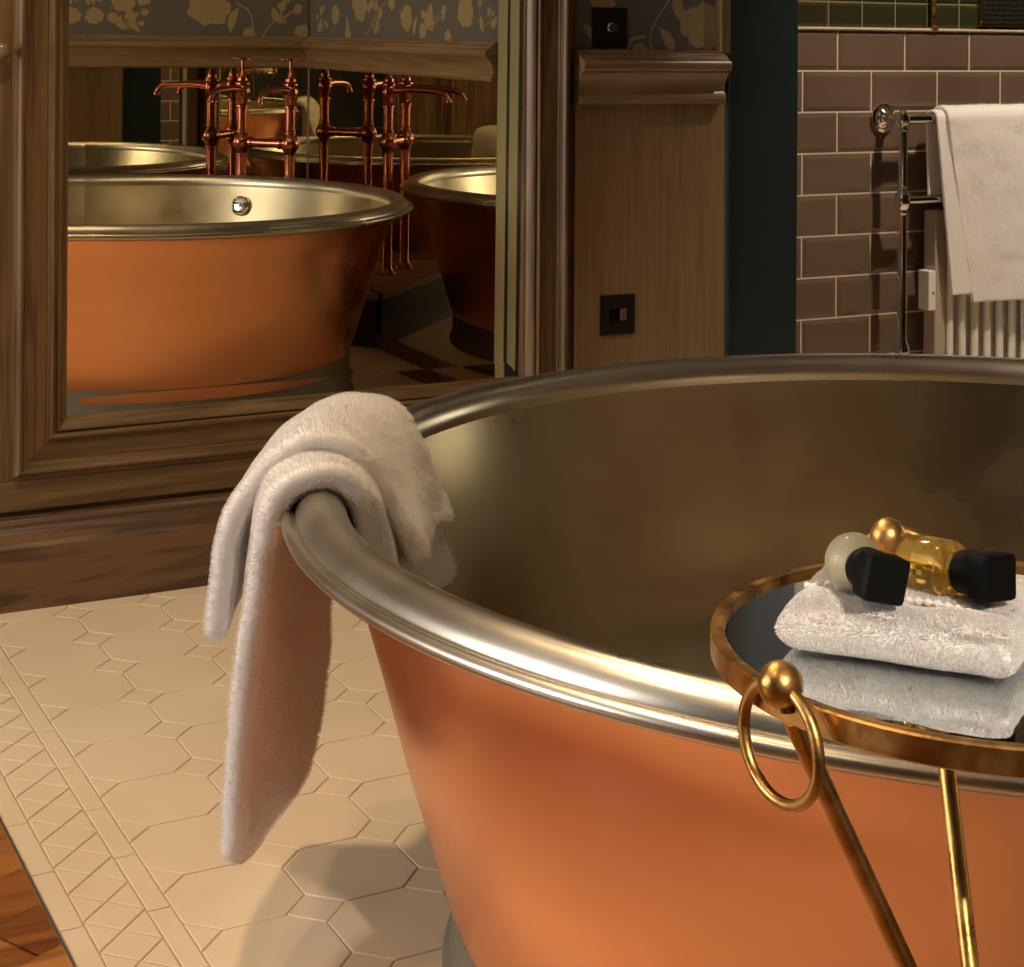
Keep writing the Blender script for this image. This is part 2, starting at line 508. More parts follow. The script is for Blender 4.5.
# ---- the big mirror in its moulded frame
mir = thing('wall_mirror', 'large wall mirror in a wide moulded oak frame, reflecting the copper bath', 'mirror', (1.19, YM, .21))
MX0, MX1, MZ0, MZ1 = .715, 1.666, .318, 1.86
def rel(bm, o):
    bmesh.ops.translate(bm, verts=bm.verts, vec=-Vector(o.location))
# glass, leaning very slightly, with a bevelled margin
bm = bmesh.new()
ex, bw, tl = .006, .033, .0080
def gy(x, z, off=0): return YM - (z-.498)*tl + off
X = [MX0-ex, MX0+bw, MX1-bw, MX1+ex]; Z = [MZ0-ex, MZ0+bw, MZ1-bw, MZ1+ex]
dl = .033*math.tan(.016)
V = [[bm.verts.new((X[i], gy(X[i], Z[j], 0 if (i in (1,2) and j in (1,2)) else -dl), Z[j])) for j in range(4)] for i in range(4)]
bm.faces.new((V[1][1], V[2][1], V[2][2], V[1][2]))
bm.faces.new((V[0][0], V[3][0], V[2][1], V[1][1])); bm.faces.new((V[3][0], V[3][3], V[2][2], V[2][1]))
bm.faces.new((V[3][3], V[0][3], V[1][2], V[2][2])); bm.faces.new((V[0][3], V[0][0], V[1][1], V[1][2]))
# thickness
B = [bm.verts.new((x, YM+.0145, z)) for x, z in ((X[0],Z[0]), (X[3],Z[0]), (X[3],Z[3]), (X[0],Z[3]))]
C4 = [V[0][0], V[3][0], V[3][3], V[0][3]]
for k in range(4): bm.faces.new((C4[k], C4[(k+1) % 4], B[(k+1) % 4], B[k]))
bm.faces.new(B)
rel(bm, mir); obj('mirror_glass', bm, M['mirror'], mir)
# frame profile: out (towards the room), h = distance from the glass edge outwards
def frame_prof():
    p = [(-.004, -.001), (.004, -.001), (.006, .002)]
    for k in range(7): t = k/6; p.append((.007 + .014*math.sin(t*PI/2), .004 + .014*t))          # ovolo
    p += [(.021, .0185), (.014, .020), (.014, .022)]
    for k in range(7): a = PI - PI*k/6; p.append((.014 + .009*math.sin(a), .0285 + .0062*math.cos(a)))   # bead
    p += [(.013, .036), (.013, .0375), (.0145, .040), (.0145, .074), (.018, .076), (.018, .0785)]
    for k in range(9): a = PI - PI*k/8; p.append((.020 + .012*math.sin(a), .0875 + .008*math.cos(a)))    # outer bead
    p += [(.020, .0965), (.014, .098), (.014, .104), (-.004, .104)]
    return p
fp = frame_prof()
def frame_piece(p0, p1, outdir, mm):
    bm = bmesh.new()
    extrude_profile(bm, fp, p0, p1, (0,-1,0), outdir, -1, -1)
    rel(bm, mir); obj('frame_rail', bm, mm, mir, smooth=True, sharp=28)
yf = YM-.004
frame_piece((MX0, yf, MZ0), (MX1, yf, MZ0), (0,0,-1), M['oak_h'])
frame_piece((MX0, yf, MZ1), (MX1, yf, MZ1), (0,0,1), M['oak_h'])
frame_piece((MX0, yf, MZ0), (MX0, yf, MZ1), (-1,0,0), M['oak_v'])
frame_piece((MX1, yf, MZ0), (MX1, yf, MZ1), (1,0,0), M['oak_v'])

# flat rail under the frame and stile left of it
bm = bmesh.new(); box(bm, (-2.5, 3.222, .157), (1.795, YW+.012, .2135), 0, .002)
struct(obj('trim_4', bm, M['oak_h']), 'flat oak rail under the mirror frame')
bm = bmesh.new(); box(bm, (.45, 3.222, .2135), (.612, YW+.012, ZC), 0, .002)
struct(obj('trim_5', bm, M['oak_v']), 'flat oak stile left of the mirror frame')
bm = bmesh.new(); extrude_profile(bm, fp, (.455, YM-.004, .215), (.455, YM-.004, ZC), (0,-1,0), (-1,0,0), 0, 0)
struct(obj('trim_6', bm, M['oak_v'], smooth=True, sharp=28), 'moulded oak stile at the far left')
# skirting: shadow gap, ogee and tall board
bm = bmesh.new()
pr = [(0, 0), (.093, 0), (.093, .112)]
for k in range(8): t = k/7; pr.append((.091 - .030*(.5-.5*math.cos(PI*t)), .114 + .020*t))
pr += [(.059, .137)]
for k in range(6): t = k/5; pr.append((.057 - .016*math.sin(t*PI/2), .139 + .007*(1-math.cos(t*PI/2))))
pr += [(.038, .149), (.006, .149), (.006, .158), (0, .158)]
extrude_profile(bm, pr, (-2.5, YW, 0), (2.0, YW, 0), (0, -1, 0))
struct(obj('baseboard_front', bm, M['plinth'], smooth=True, sharp=30), 'tall dark oak skirting under the mirror')

# small knob at the left edge
kn = thing('door_knob', 'small round wooden knob on the oak stile at the far left', 'knob', (.588, 3.222, .998))
bm = bmesh.new(); lathe(bm, [(.006,0),(.005,.012),(.009,.018),(.015,.024),(.0165,.031),(.013,.038),(.006,.041),(0,.042)], 24, axis=(0,-1,0))
obj('knob', bm, M['dado'], kn, smooth=True, sharp=50)
bm = bmesh.new(); lathe(bm, [(.0,-.0005),(.011,-.0005),(.011,.002),(.008,.003),(0,.003)], 24, axis=(0,-1,0), cap=False)
obj('backplate', bm, M['brassdark'], kn, smooth=True, sharp=40)

# switches
def switch(name, label, cx, cz, y, kind):
    t = thing(name, label, 'switch', (cx, y, cz))
    bm = bmesh.new(); box(bm, (-.043, -.004, -.043), (.043, .0, .043), 0, .001)
    obj('plate', bm, M['plate'], t)
    if kind == 'rocker':
        bm = bmesh.new(); box(bm, (-.020, -.0055, -.013), (.020, -.004, .013), 0, .0008); obj('rocker_surround', bm, M['black'], t)
        bm = bmesh.new(); box(bm, (.004, -.010, -.012), (.019, -.0054, .012), 0, .0012); obj('rocker', bm, M['rocker'], t)
    else:
        bm = bmesh.new(); lathe(bm, [(.0105, 0.0038), (.0105, .006), (.0085, .0075), (.0085, .019), (.0078, .020), (.004, .020), (.0035, .0192), (0, .0192)], 28, axis=(0,-1,0))
        o = obj('knob', bm, M['chrome'], t, smooth=True, sharp=40); o['label'] = 'small steel dimmer knob'
        o.location.x = .004
    return t
switch('light_switch', 'dark square light switch with one rocker on the oak panel', 1.896, .436, YW, 'rocker')
switch('dimmer_switch', 'dark square dimmer switch with a steel knob on the wallpaper', 1.877, 1.056, YW+.010, 'dimmer')

# ------------------------------------------------------------------ doorway: teal jamb and side wall
YD = 2.20     # near edge of the opening
bm = bmesh.new(); box(bm, (2.182, 3.2385, 0), (2.373, 3.30, 1.30), 0, .002); box(bm, (2.182, 3.2385, 1.301), (2.373, 3.30, ZC), 2, .002)  # upper jamb lightened in colour for its reflection in the tabletop
box(bm, (2.176, 3.232, 0), (2.1845, 3.30, ZC), 1, .001)
struct(obj('door_1', bm, [M['teal'], M['teallight'], M['litjamb']]), 'dark teal painted door jamb, upper part lightened for its reflection')
# side wall of the alcove
struct(bx('wall_side', (XS+.012, YB-.12, 0), (XS+.19, YD, ZC), M['oak_v']), 'side wall of the bath alcove')
struct(bx('wall_lintel', (XS+.012, YD, 2.15), (XS+.19, 3.24, ZC), M['teal']))
# vertical architrave at the opening
bm = bmesh.new(); box(bm, (XS-.004, 2.095, 0), (XS+.012, 2.152, 2.2), 0, .003)
box(bm, (XS-.002, 2.152, 0), (XS+.19, YD+.012, 2.2), 1, .002)
struct(obj('trim_7', bm, [M['trimpaint'], M['teal']]), 'pale oak architrave at the doorway')
# back wall
struct(bx('wall_back', (.86, YB-.12, 0), (XS+.012, YB-.012, ZC), M['oak_v']), 'back wall of the bath alcove')
struct(bx('wall_return', (.845, YB-.125, 0), (.865, YB+.01, ZC), M['oak_v']))
struct(bx('wall_right', (.86, -3.2, 0), (.98, YB-.12, ZC), M['plaster']))
struct(bx('wall_rear', (-2.5, -3.3, 0), (.98, -3.2, ZC), M['plaster']))
# mirror panels below the dado
ZD0, ZD1 = .8975, 1.011
mp = thing('mirror_panel', 'mirror panel under the dado rail on the wall behind the copper taps', 'mirror', (1.52, YB, .045), 'corner mirror panels')
bm = bmesh.new(); box(bm, (-.655, -.012, 0), (XS-1.52-.0015, 0, ZD0-.045+.004)); obj('mirror_glass', bm, M['antique'], mp)
mp = thing('mirror_panel', 'mirror panel under the dado rail on the side wall nearest the doorway', 'mirror', (XS, 1.32, .045), 'corner mirror panels')
bm = bmesh.new(); box(bm, (0, YB-1.32, 0), (.012, .768, ZD0-.045+.004)); obj('mirror_glass', bm, M['antique'], mp)
bm = bmesh.new(); box(bm, (XS-.003, YB-.001, .045), (XS+.001, YB+.003, ZD0))
struct(obj('trim_8', bm, M['steel']))
struct(bx('baseboard_back', (.865, YB-.012, 0), (XS, YB+.008, .045), M['plinth'], bevel=.002))
struct(bx('baseboard_side', (XS-.008, YB, 0), (XS+.012, 2.088, .045), M['plinth'], bevel=.002))
bm = bmesh.new(); extrude_profile(bm, dado_prof(ZD1-ZD0, .9), (.865, YB-.004, ZD0), (XS, YB-.004, ZD0), (0, 1, 0))
struct(obj('trim_9', bm, M['dado'], smooth=True, sharp=30), 'oak dado rail on the back wall above the mirrors')
bm = bmesh.new(); extrude_profile(bm, dado_prof(ZD1-ZD0, .9), (XS+.004, YB, ZD0), (XS+.004, 2.088, ZD0), (-1, 0, 0))
struct(obj('trim_10', bm, M['dado_y'], smooth=True, sharp=30), 'oak dado rail on the side wall above the mirrors')
# wallpaper over it; positions are the flowers seen in the large mirror
FB = lambda x, z, h: (x, YB-.010+h, z)
mot = [('b', 1.805, 1.115, .085, 7), ('b', 1.50, 1.125, .045, 6), ('s', 1.50, 1.03, .9), ('b', 1.335, 1.04, .034, 5),
       ('b', 1.40, 1.075, .034, 8), ('l', 1.88, 1.02, 1.25, .10, .016), ('s', 2.08, 1.06, 1.0), ('c', [(1.97, 1.0), (1.955, 1.09), (1.90, 1.13)], .003),
       ('c', [(2.0, 1.01), (2.04, 1.06), (2.10, 1.09)], .0025), ('l', 1.56, 1.02, 2.2, .07, .012), ('b', 1.57, 1.14, .032, 5), ('s', 1.38, 1.11, .7),
       ('b', 1.95, 1.02, .025, 5), ('b', 2.15, 1.03, .03, 5), ('s', 1.22, 1.05, .9), ('b', 1.12, 1.1, .07, 7)]
paper('wall_paper_back', FB, .865, XS, 1.0, ZC, mot, 2, 'grey wallpaper with gold flowers seen in the mirror')
FS = lambda y, z, h: (XS+.006-h, y, z)
mot = [('b', .80, 1.09, .042, 6), ('s', .66, 1.03, .8), ('b', 1.03, 1.13, .075, 7), ('s', 1.18, 1.03, 1.0), ('b', 1.42, 1.08, .05, 6),
       ('b', 1.55, 1.04, .03, 5), ('s', 1.62, 1.04, 1.0), ('l', .93, 1.02, 1.9, .07, .013), ('b', 1.30, 1.13, .03, 5), ('c', [(1.08,1.02),(1.2,1.1),(1.28,1.16)], .0025),
       ('b', 1.86, 1.10, .06, 7), ('l', 1.48, 1.02, 1.2, .07, .012), ('s', 1.98, 1.04, .8), ('b', .92, 1.02, .03, 5), ('b', 1.74, 1.02, .028, 5)]
paper('wall_paper_side', FS, YB, 2.088, 1.0, ZC, mot, 3, 'grey wallpaper with gold flowers on the side wall')

# rest of the room
struct(bx('wall_left', (-2.6, -3.2, 0), (-2.5, 3.5, .5), M['plaster']))
struct(bx('wall_left', (-2.6, -3.2, 2.2), (-2.5, 3.5, ZC), M['plaster']))
struct(bx('wall_left', (-2.6, -3.2, .5), (-2.5, 1.55, 2.2), M['plaster']))
struct(bx('wall_left', (-2.6, 3.1, .5), (-2.5, 3.5, 2.2), M['plaster']))
bm = bmesh.new()
for y in (1.55, 2.3, 3.05): box(bm, (-2.57, y, .5), (-2.52, y+.05, 2.2))
for z in (.5, 1.32, 2.15): box(bm, (-2.57, 1.55, z), (-2.52, 3.1, z+.05))
struct(obj('window_1', bm, M['white']), 'tall window that lights the room from the left')
struct(bx('ceiling', (-2.6, -3.3, ZC), (4.9, 3.9, ZC+.1), M['ceiling']))

# ------------------------------------------------------------------ the tiled room beyond the doorway
TW, THT = .2165, .1045
def tile_wall(name, x0, x1, z0, z1, zref, xref, m, label, brick=True, y=YT, w=TW, h=THT, gm=None):
    bm = bmesh.new()
    vs = [bm.verts.new(p) for p in ((x0, y-.0002, z0), (x1, y-.0002, z0), (x1, y-.0002, z1), (x0, y-.0002, z1))]
    bm.faces.new(vs).material_index = 1
    k0 = math.floor((z0-zref)/h)-1
    for k in range(k0, k0 + int((z1-z0)/h)+4):
        za, zb = zref + k*h, zref + (k+1)*h
        if zb > z1+.001 or za < z0-.06: continue
        off = (k % 2)*w/2 if brick else 0
        j0 = math.floor((x0-xref-off)/w)-1
        for j in range(j0, j0 + int((x1-x0)/w)+4):
            xa = xref + off + j*w; xb = xa + w
            if xb <= x0+.01 or xa >= x1-.01: continue
            ca, cb = max(xa, x0), min(xb, x1)
            g, be = .0014, min(.012, h*.12)
            a_, b_ = ca+g, cb-g
            O = [bm.verts.new((px, y, pz)) for px, pz in ((a_, za+g), (b_, za+g), (b_, zb-g), (a_, zb-g))]
            I = [bm.verts.new((px, y-.0035, pz)) for px, pz in ((a_+be, za+g+be), (b_-be, za+g+be), (b_-be, zb-g-be), (a_+be, zb-g-be))]
            bm.faces.new(I)
            for q in range(4): bm.faces.new((O[q], O[(q+1) % 4], I[(q+1) % 4], I[q]))
    return struct(raw(name, bm, [m, gm or M['tilegrout']], smooth=False), label)
tile_wall('wall_tiled', 2.30, 4.8, 0, 1.0635, 1.0635-2*THT*6, 2.6185, M['browntile'], 'brown bevelled metro tiles in the room beyond the doorway')
struct(bx('trim_11', (2.30, YT-.010, 1.0635), (4.8, YT+.02, 1.070), M['grout'], bevel=.002), 'thin pale ledge on top of the brown tiles')
tile_wall('wall_reflected_tiles', 2.30, 4.8, 1.07, 1.07+.065*4, 1.07, 2.60, M['tilereflection'], 'mirror reflection of dark olive tiles above the ledge, built solid', False, YT+.012, .107, .065, M['goldgrout'])  # what a mirror above the ledge reflects, built as coloured tiles
struct(bx('wall_plaster', (2.30, YT+.004, 1.33), (4.8, YT+.03, ZC), M['palewall']), 'pale wall above the tiles')
struct(bx('wall_beyond', (2.2, YT+.014, 0), (4.9, YT+.1, ZC), M['plaster']))
struct(bx('wall_bathroom', (2.36, .3, 0), (4.9, .4, ZC), M['browntile']))
struct(bx('wall_bathroom', (4.8, .4, 0), (4.9, 3.56, ZC), M['browntile']))
struct(bx('floor_bathroom', (2.36, .4, -.02), (4.8, YT, 0), M['floortile']))
struct(bx('floor_threshold', (XS, YD, -.01), (2.37, 3.24, .002), M['plinth']))
# a brass rod, and a reflected niche built as a dark framed panel
t = thing('brass_rod', 'upright amber brass rod standing on the ledge above brown tiles', 'rod', (3.035, YT-.004, 1.07))
bm = bmesh.new(); tube(bm, [(0,0,.004), (0,0,.5), (0,0,1.0)], .007); obj('rod', bm, M['gold'], t, smooth=True, sharp=40)
bm = bmesh.new(); lathe(bm, [(.0,0),(.014,0),(.014,.004),(.008,.008),(0,.008)], 20, cap=False); obj('foot', bm, M['gold'], t, smooth=True, sharp=40)
t = thing('reflected_grille', 'dark framed grille, a reflection built solid above the towel rail', 'grille', (3.30, YT+.006, 1.16))
bm = bmesh.new()
for a, b in (((-.105,-.012,-.082),(.105,.006,-.070)), ((-.105,-.012,.070),(.105,.006,.082)), ((-.105,-.012,-.070),(-.093,.006,.070)), ((.093,-.012,-.070),(.105,.006,.070))): box(bm, a, b, 0, .002)
obj('frame', bm, M['brassdark'], t)
bm = bmesh.new()
for k in range(14):
    for j in range(10):
        lathe(bm, [(.0045,-.002),(.003,.003),(0,.004)], 8, origin=(-.082+k*.0126, -.002, -.060+j*.0133), axis=(0,-1,0))
box(bm, (-.093, -.001, -.070), (.093, .006, .070))
obj('panel', bm, mat('grille_metal', (.08,.08,.065), .35, .8), t, smooth=False)

# ------------------------------------------------------------------ heated towel rail + radiator + towel
YR = 3.468
def P2(px, Y, z): # x position at depth Y for a picture column (calibration helper, used at build time for exact measures)
    return Y*math.tan(.46852 + math.atan((px-512)/1731.6))
tr = thing('towel_radiator', 'chrome framed towel radiator with white columns against the brown tiles', 'radiator', (2.867, YR, 0))
xl, xr = 0.0, .66
bm = bmesh.new()
lathe(bm, [(.0,.0),(.036,.0),(.038,.004),(.037,.008),(.030,.011),(.029,.015),(.022,.020),(.015,.024),(.013,.030),(.0,.030)], 36, origin=(.0, YT-YR-.0045, .838), axis=(0,-1,0), cap=False)
obj('flange', bm, M['chrome'], tr, smooth=True, sharp=50)
bm = bmesh.new(); tube(bm, [(0, YT-YR-.03, .838), (0, 0, .838)], .012); obj('bracket', bm, M['chrome'], tr, smooth=True, sharp=50)
for zz, nm_ in ((.838, 'rail'), (.632, 'rail'), (.05, 'rail')):
    bm = bmesh.new(); tube(bm, [(0, 0, zz), (xr, 0, zz)], .0135 if zz > .8 else .011, 18); obj('rail', bm, M['chrome'], tr, smooth=True, sharp=50)
for xx in (xl, xr):
    bm = bmesh.new()
    pr = [(.0, .862), (.006, .861), (.010, .856), (.009, .851), (.0165, .848), (.018, .838), (.0165, .828), (.0125, .822), (.012, .816), (.0155, .814), (.0155, .810), (.0115, .808)]
    pr += [(.0115, .668), (.0145, .664), (.0145, .660), (.0115, .657), (.0175, .648), (.0205, .638), (.021, .632), (.0205, .626), (.0175, .616), (.0115, .607), (.0145, .604), (.0145, .600), (.0115, .596)]
    pr += [(.0115, .28), (.019, .26), (.02, .25), (.019, .24), (.0115, .23), (.0115, .03), (.028, .016), (.030, .0), (0, 0)]
    lathe(bm, pr, 28, origin=(xx, 0, 0), cap=False)
    obj('post', bm, M['chrome'], tr, smooth=True, sharp=35)
# radiator between the posts
YRad = 3.505
rd = tr; RX, RY = 2.99-2.867, YRad-YR
ncol = 11
for k in range(ncol):
    bm = bmesh.new(); xk = RX+.048+k*.0425
    for q in (-1, 1):
        tube(bm, [(xk, RY+q*.017, .10), (xk, RY+q*.017, .13), (xk, RY+q*.017, .52), (xk, RY+q*.017, .55)], [.010, .0112, .0112, .010], 14)
    for z in (.09, .56):
        for q in (-1, 1):
            lathe(bm, [(0,-.017),(.010,-.0165),(.0135,-.008),(.014,0),(.0135,.008),(.010,.0165),(0,.017)], 18, origin=(xk, RY+q*.014, z))
        box(bm, (xk-.012, RY-.016, z-.013), (xk+.012, RY+.016, z+.013), 0, .004)
    o = obj('column', bm, M['white'], tr, smooth=True, sharp=40)
for z in (.09, .56):
    bm = bmesh.new(); tube(bm, [(RX+.02, RY, z), (RX+.048+ncol*.0425, RY, z)], .011)
    obj('header', bm, M['white'], tr, smooth=True, sharp=40)
bm = bmesh.new(); box(bm, (RX-.030, RY-.030, .345), (RX-.006, RY+.012, .447), 0, .003)
obj('side_bracket', bm, M['white'], tr)
bm = bmesh.new(); box(bm, (RX-.006, RY-.026, .0), (RX+.030, RY+.020, .60), 0, .004)
o = obj('side_cover', bm, M['rocker2'], tr); o['label'] = 'pale beige side cover'
bm = bmesh.new(); lathe(bm, [(.0,0),(.003,0),(.003,.003),(0,.003)], 12, origin=(RX-.016, RY-.0295, .392), axis=(0,-1,0), cap=False); obj('screw', bm, M['steel'], tr)

def pile(o, count, length, rad=.00016, seed=1):
    """terry loops: short fine fibres growing out of the cloth"""
    md = o.modifiers.new('loops', 'PARTICLE_SYSTEM'); ps = o.particle_systems[-1]; st = ps.settings
    st.type = 'HAIR'; st.count = count; st.hair_length = length; st.hair_step = 3; st.render_step = 2
    st.use_modifier_stack = True; st.emit_from = 'FACE'; st.distribution = 'RAND'; st.use_even_distribution = True
    st.use_advanced_hair = True; st.brownian_factor = 0.0
    st.root_radius = 1.0; st.tip_radius = .6; st.radius_scale = rad
    st.roughness_endpoint = length*.35; st.roughness_2 = length*.4; st.roughness_2_size = .5
    ps.seed = seed
    st.material = 1

def cloth(name, rows, mats, parent=None, thick=.01, sub=1, disp=.0012, tsize=.006, rowmat=None, fold=.0, foldsize=.1):
    """rows: list of lists of points; solid terry sheet"""
    bm = bmesh.new()
    G = [[bm.verts.new(p) for p in r] for r in rows]
    for i in range(len(G)-1):
        for j in range(len(G[0])-1):
            f = bm.faces.new((G[i][j], G[i+1][j], G[i+1][j+1], G[i][j+1]))
            if rowmat: f.material_index = rowmat(i/(len(G)-1), j/(len(G[0])-1))
    bmesh.ops.recalc_face_normals(bm, faces=bm.faces)
    o = raw(name, bm, mats, parent)
    if fold:
        tx = bpy.data.textures.new(name+'_fold', 'CLOUDS'); tx.noise_scale = foldsize
        d = o.modifiers.new('fold', 'DISPLACE'); d.texture = tx; d.strength = fold; d.mid_level = .5; d.texture_coords = 'LOCAL'
    s = o.modifiers.new('solid', 'SOLIDIFY'); s.thickness = thick; s.offset = 0; s.use_even_offset = False; s.use_quality_normals = True
    ss = o.modifiers.new('sub', 'SUBSURF'); ss.levels = sub; ss.render_levels = sub
    tx = bpy.data.textures.new(name+'_pile', 'CLOUDS'); tx.noise_scale = tsize; tx.noise_depth = 2
    d = o.modifiers.new('pile', 'DISPLACE'); d.texture = tx; d.strength = disp; d.mid_level = .5; d.texture_coords = 'LOCAL'
    return o

# towel hung over the chrome rail, folded so two layers show
def hang(x0, x1, zf, zb_, r, sx=0, n=70, mrows=90, ripple=.008):
    rows = []
    xr_ = 2.915
    for i in range(n):
        u = i/(n-1); col = []
        L_front, L_back, arc = .838-zf, .838-zb_, PI*r
        tot = L_front+L_back+arc
        for j in range(mrows):
            s = j/(mrows-1)*tot
            if s < L_back: y = r; z = zb_ + s; dd = (.838-z)*.3
            elif s < L_back+arc:
                a = (s-L_back)/r; y = r*math.cos(a); z = .838 + r*math.sin(a); dd = 0
            else:
                z = .838-(s-L_back-arc); y = -r; dd = .838-z
            x = x0 + (x1-x0)*u + sx*max(0, dd)*(1-u)
            rp = ripple*min(1, dd*5)
            y += rp*math.sin(u*5.2+1.0)*(1 if y < 0 else .6) - (.02*dd if y < 0 else -.01*dd)*0
            col.append((x, YR+y, z))
        rows.append(col)
    return rows
TM = lambda i, j: 1 if .60 < j < .60 else 0
tw = thing('hand_towel', 'white towel hanging from the chrome rail in front of the radiator', 'towel', (3.07, YR, .838))
def shift(rows, o): return [[(p[0]-o.location.x, p[1]-o.location.y, p[2]-o.location.z) for p in r] for r in rows]
pile(cloth('outer_fold', shift(hang(2.985, 3.45, .362, .62, .028, .20, ripple=.011), tw), [M['terry']], tw, .015, 2, .0014, .0025, fold=.010, foldsize=.09), 30000, .004, .0003)
pile(cloth('inner_fold', shift(hang(2.958, 3.38, .385, .64, .0195, .12, ripple=.0), tw), [M['terry']], tw, .009, 2, .0012, .0025), 15000, .004, .0003)

# ------------------------------------------------------------------ the bath
bath = thing('bathtub', 'large round copper bath with a dull nickel lining and rolled rim', 'bathtub', TC)
def ring_lathe(name, prof, mm, n=192, sharp=40, parent=bath):
    bm = bmesh.new(); lathe(bm, prof, n, cap=False)
    return obj(name, bm, mm, parent, smooth=True, sharp=sharp)
def cr(cps, n): return [(v.x, v.y) for v in smooth_line([(a, b, 0) for a, b in cps], n)]
outer = cr([(.598, .085), (.612, .12), (.630, .18), (.652, .25), (.674, .33), (.694, .40), (.711, .455), (.737, .502), (.762, .5105)], 50)
o = ring_lathe('copper_shell', outer, M['copper']); o['label'] = 'burnished copper outer shell'
inner = cr([(.7215, .525), (.716, .50), (.700, .44), (.672, .34), (.640, .24), (.600, .165), (.520, .118), (.38, .105), (.15, .100), (.03, .098)], 70) + [(0, .098)]
o = ring_lathe('lining', inner, M['pewter']); o['label'] = 'dull tin-grey lining'
# rim: roll + lower bead, closed profile
rp = [(.7185, .500)]
cx_, cz_ = .7450, .5165
for k in range(34):
    a = math.radians(185 - k*(172/33)); rp.append((cx_ + .0272*math.cos(a), cz_ + .0280*math.sin(a)))
prof = rp + [(.7712, .5215)]
for k in range(14):
    a = math.radians(100 - k*(215/13)); prof.append((.7783 + .0082*math.cos(a), .5165 + .0075*math.sin(a)))
prof += [(.762, .5080), (.735, .502), rp[0]]
o = ring_lathe('rim', prof, M['rim'], 220, 50); o['label'] = 'rolled nickel rim with a bead'
base = [(.0, .0), (.607, .0), (.612, .004), (.613, .014), (.610, .022), (.606, .027), (.6035, .034), (.603, .070), (.6035, .094), (.600, .097), (.590, .097)]
o = ring_lathe('plinth_ring', base, M['footmetal'], 160, 35); o['label'] = 'grey metal foot ring'
ov = Vector((.95, -1.08, 0)).normalized()
bm = bmesh.new()
pr = [(0, .016), (.006, .0155), (.008, .012), (.012, .012), (.024, .011), (.030, .008), (.033, .003), (.033, -.004), (0, -.004)]
nv = (Vector((-ov.x, -ov.y, .26))).normalized()
lathe(bm, pr, 36, origin=ov*.694 + Vector((0,0,.448)), axis=nv, cap=False)
o = obj('overflow_cover', bm, M['chrome'], bath, smooth=True, sharp=35); o['label'] = 'round chrome overflow cover'
bm = bmesh.new(); lathe(bm, [(0,.108),(.022,.108),(.026,.106),(.034,.104),(.036,.099),(0,.099)], 32, cap=False)
obj('drain', bm, M['chrome'], bath, smooth=True, sharp=35)

# ------------------------------------------------------------------ corner box and taps
bm = bmesh.new()
T3 = [(XS-.009, YB+.009), (XS-.009, 1.235), (1.485, YB+.009)]
for z0_, z1_, mi in ((0, .158, 0), (.158, .180, 1)):
    e_ = 0 if mi == 0 else .012
    q = [(T3[0][0], T3[0][1]), (T3[1][0], T3[1][1]+e_), (T3[2][0]-e_, T3[2][1])]
    A = [bm.verts.new((*p, z0_)) for p in q]; B = [bm.verts.new((*p, z1_)) for p in q]
    for f_ in (bm.faces.new(A), bm.faces.new(B)): f_.material_index = mi
    for k in range(3): bm.faces.new((A[k], A[(k+1) % 3], B[(k+1) % 3], B[k])).material_index = mi
o = obj('corner_plinth', bm, [mat('dark_walnut', (.05, .026, .012), .6), M['boxtop']])
tag(o, 'low triangular oak plinth in the corner under the copper taps', 'plinth')

A_, B_ = Vector((1.8677, .7263, 0)), Vector((1.9930, .8660, 0)); DT = Vector((-.1625, .152, 0))
taps = thing('bath_taps', 'pair of tall polished copper standing taps with cross handles', 'taps', ((A_.x+B_.x)/2, (A_.y+B_.y)/2, .18))
def pillar(pos):
    o0 = Vector(pos) - Vector((taps.location.x, taps.location.y, 0)); z0_ = .18
    L_ = lambda pr: [(r, z-z0_) for r, z in pr]
    bm = bmesh.new()
    pr = [(0, .18), (.036, .18), (.036, .184), (.030, .190), (.022, .198), (.018, .205), (.018, .60), (.022, .602), (.022, .608), (.018, .611),
          (.022, .620), (.030, .632), (.033, .646), (.030, .660), (.022, .671), (.018, .678), (.022, .681), (.022, .688), (.018, .691), (.018, .765), (.0225, .768), (.0225, .775), (.018, .779), (.0195, .79), (.024, .80),
          (.0265, .815), (.0265, .835), (.022, .843), (.026, .846), (.026, .851), (.018, .858), (.018, .868), (.0145, .872), (.012, .885), (.008, .892), (.006, .915), (.006, .93), (0, .93)]
    lathe(bm, L_(pr), 28, origin=(o0.x, o0.y, 0), cap=False)
    p = obj('pillar', bm, M['tapcopper'], taps, smooth=True, sharp=30)
    bm = bmesh.new()
    d = DT.normalized(); q0 = Vector((o0.x, o0.y, .826-z0_))
    pts = smooth_line([q0 + d*.015, q0 + d*.07 + Vector((0,0,.006)), q0 + d*.15 + Vector((0,0,.004)), q0 + d*.195 + Vector((0,0,-.003)), q0 + d*.216 + Vector((0,0,-.018)), q0 + d*.222 + Vector((0,0,-.036))], 26)
    tube(bm, pts, [.013 - .003*min(1, k/20) + (.002 if k > 22 else 0) for k in range(26)], 16)
    obj('spout', bm, M['tapcopper'], p, smooth=True, sharp=50)
    bm = bmesh.new()
    zc_ = .934-z0_
    for k in range(4):
        a = PI/2*k + .5; e = Vector((math.cos(a), math.sin(a), 0))
        tube(bm, [Vector((o0.x, o0.y, zc_)) + e*.004, Vector((o0.x, o0.y, zc_)) + e*.022, Vector((o0.x, o0.y, zc_)) + e*.027, Vector((o0.x, o0.y, zc_)) + e*.033], [.0032, .004, .006, .003], 10)
    lathe(bm, [(0, zc_-.008), (.009, zc_-.006), (.011, zc_), (.009, zc_+.005), (0, zc_+.007)], 20, origin=(o0.x, o0.y, 0), cap=False)
    obj('cross_handle', bm, M['tapcopper'], p, smooth=True, sharp=50)
pillar(A_); pillar(B_)
bm = bmesh.new()
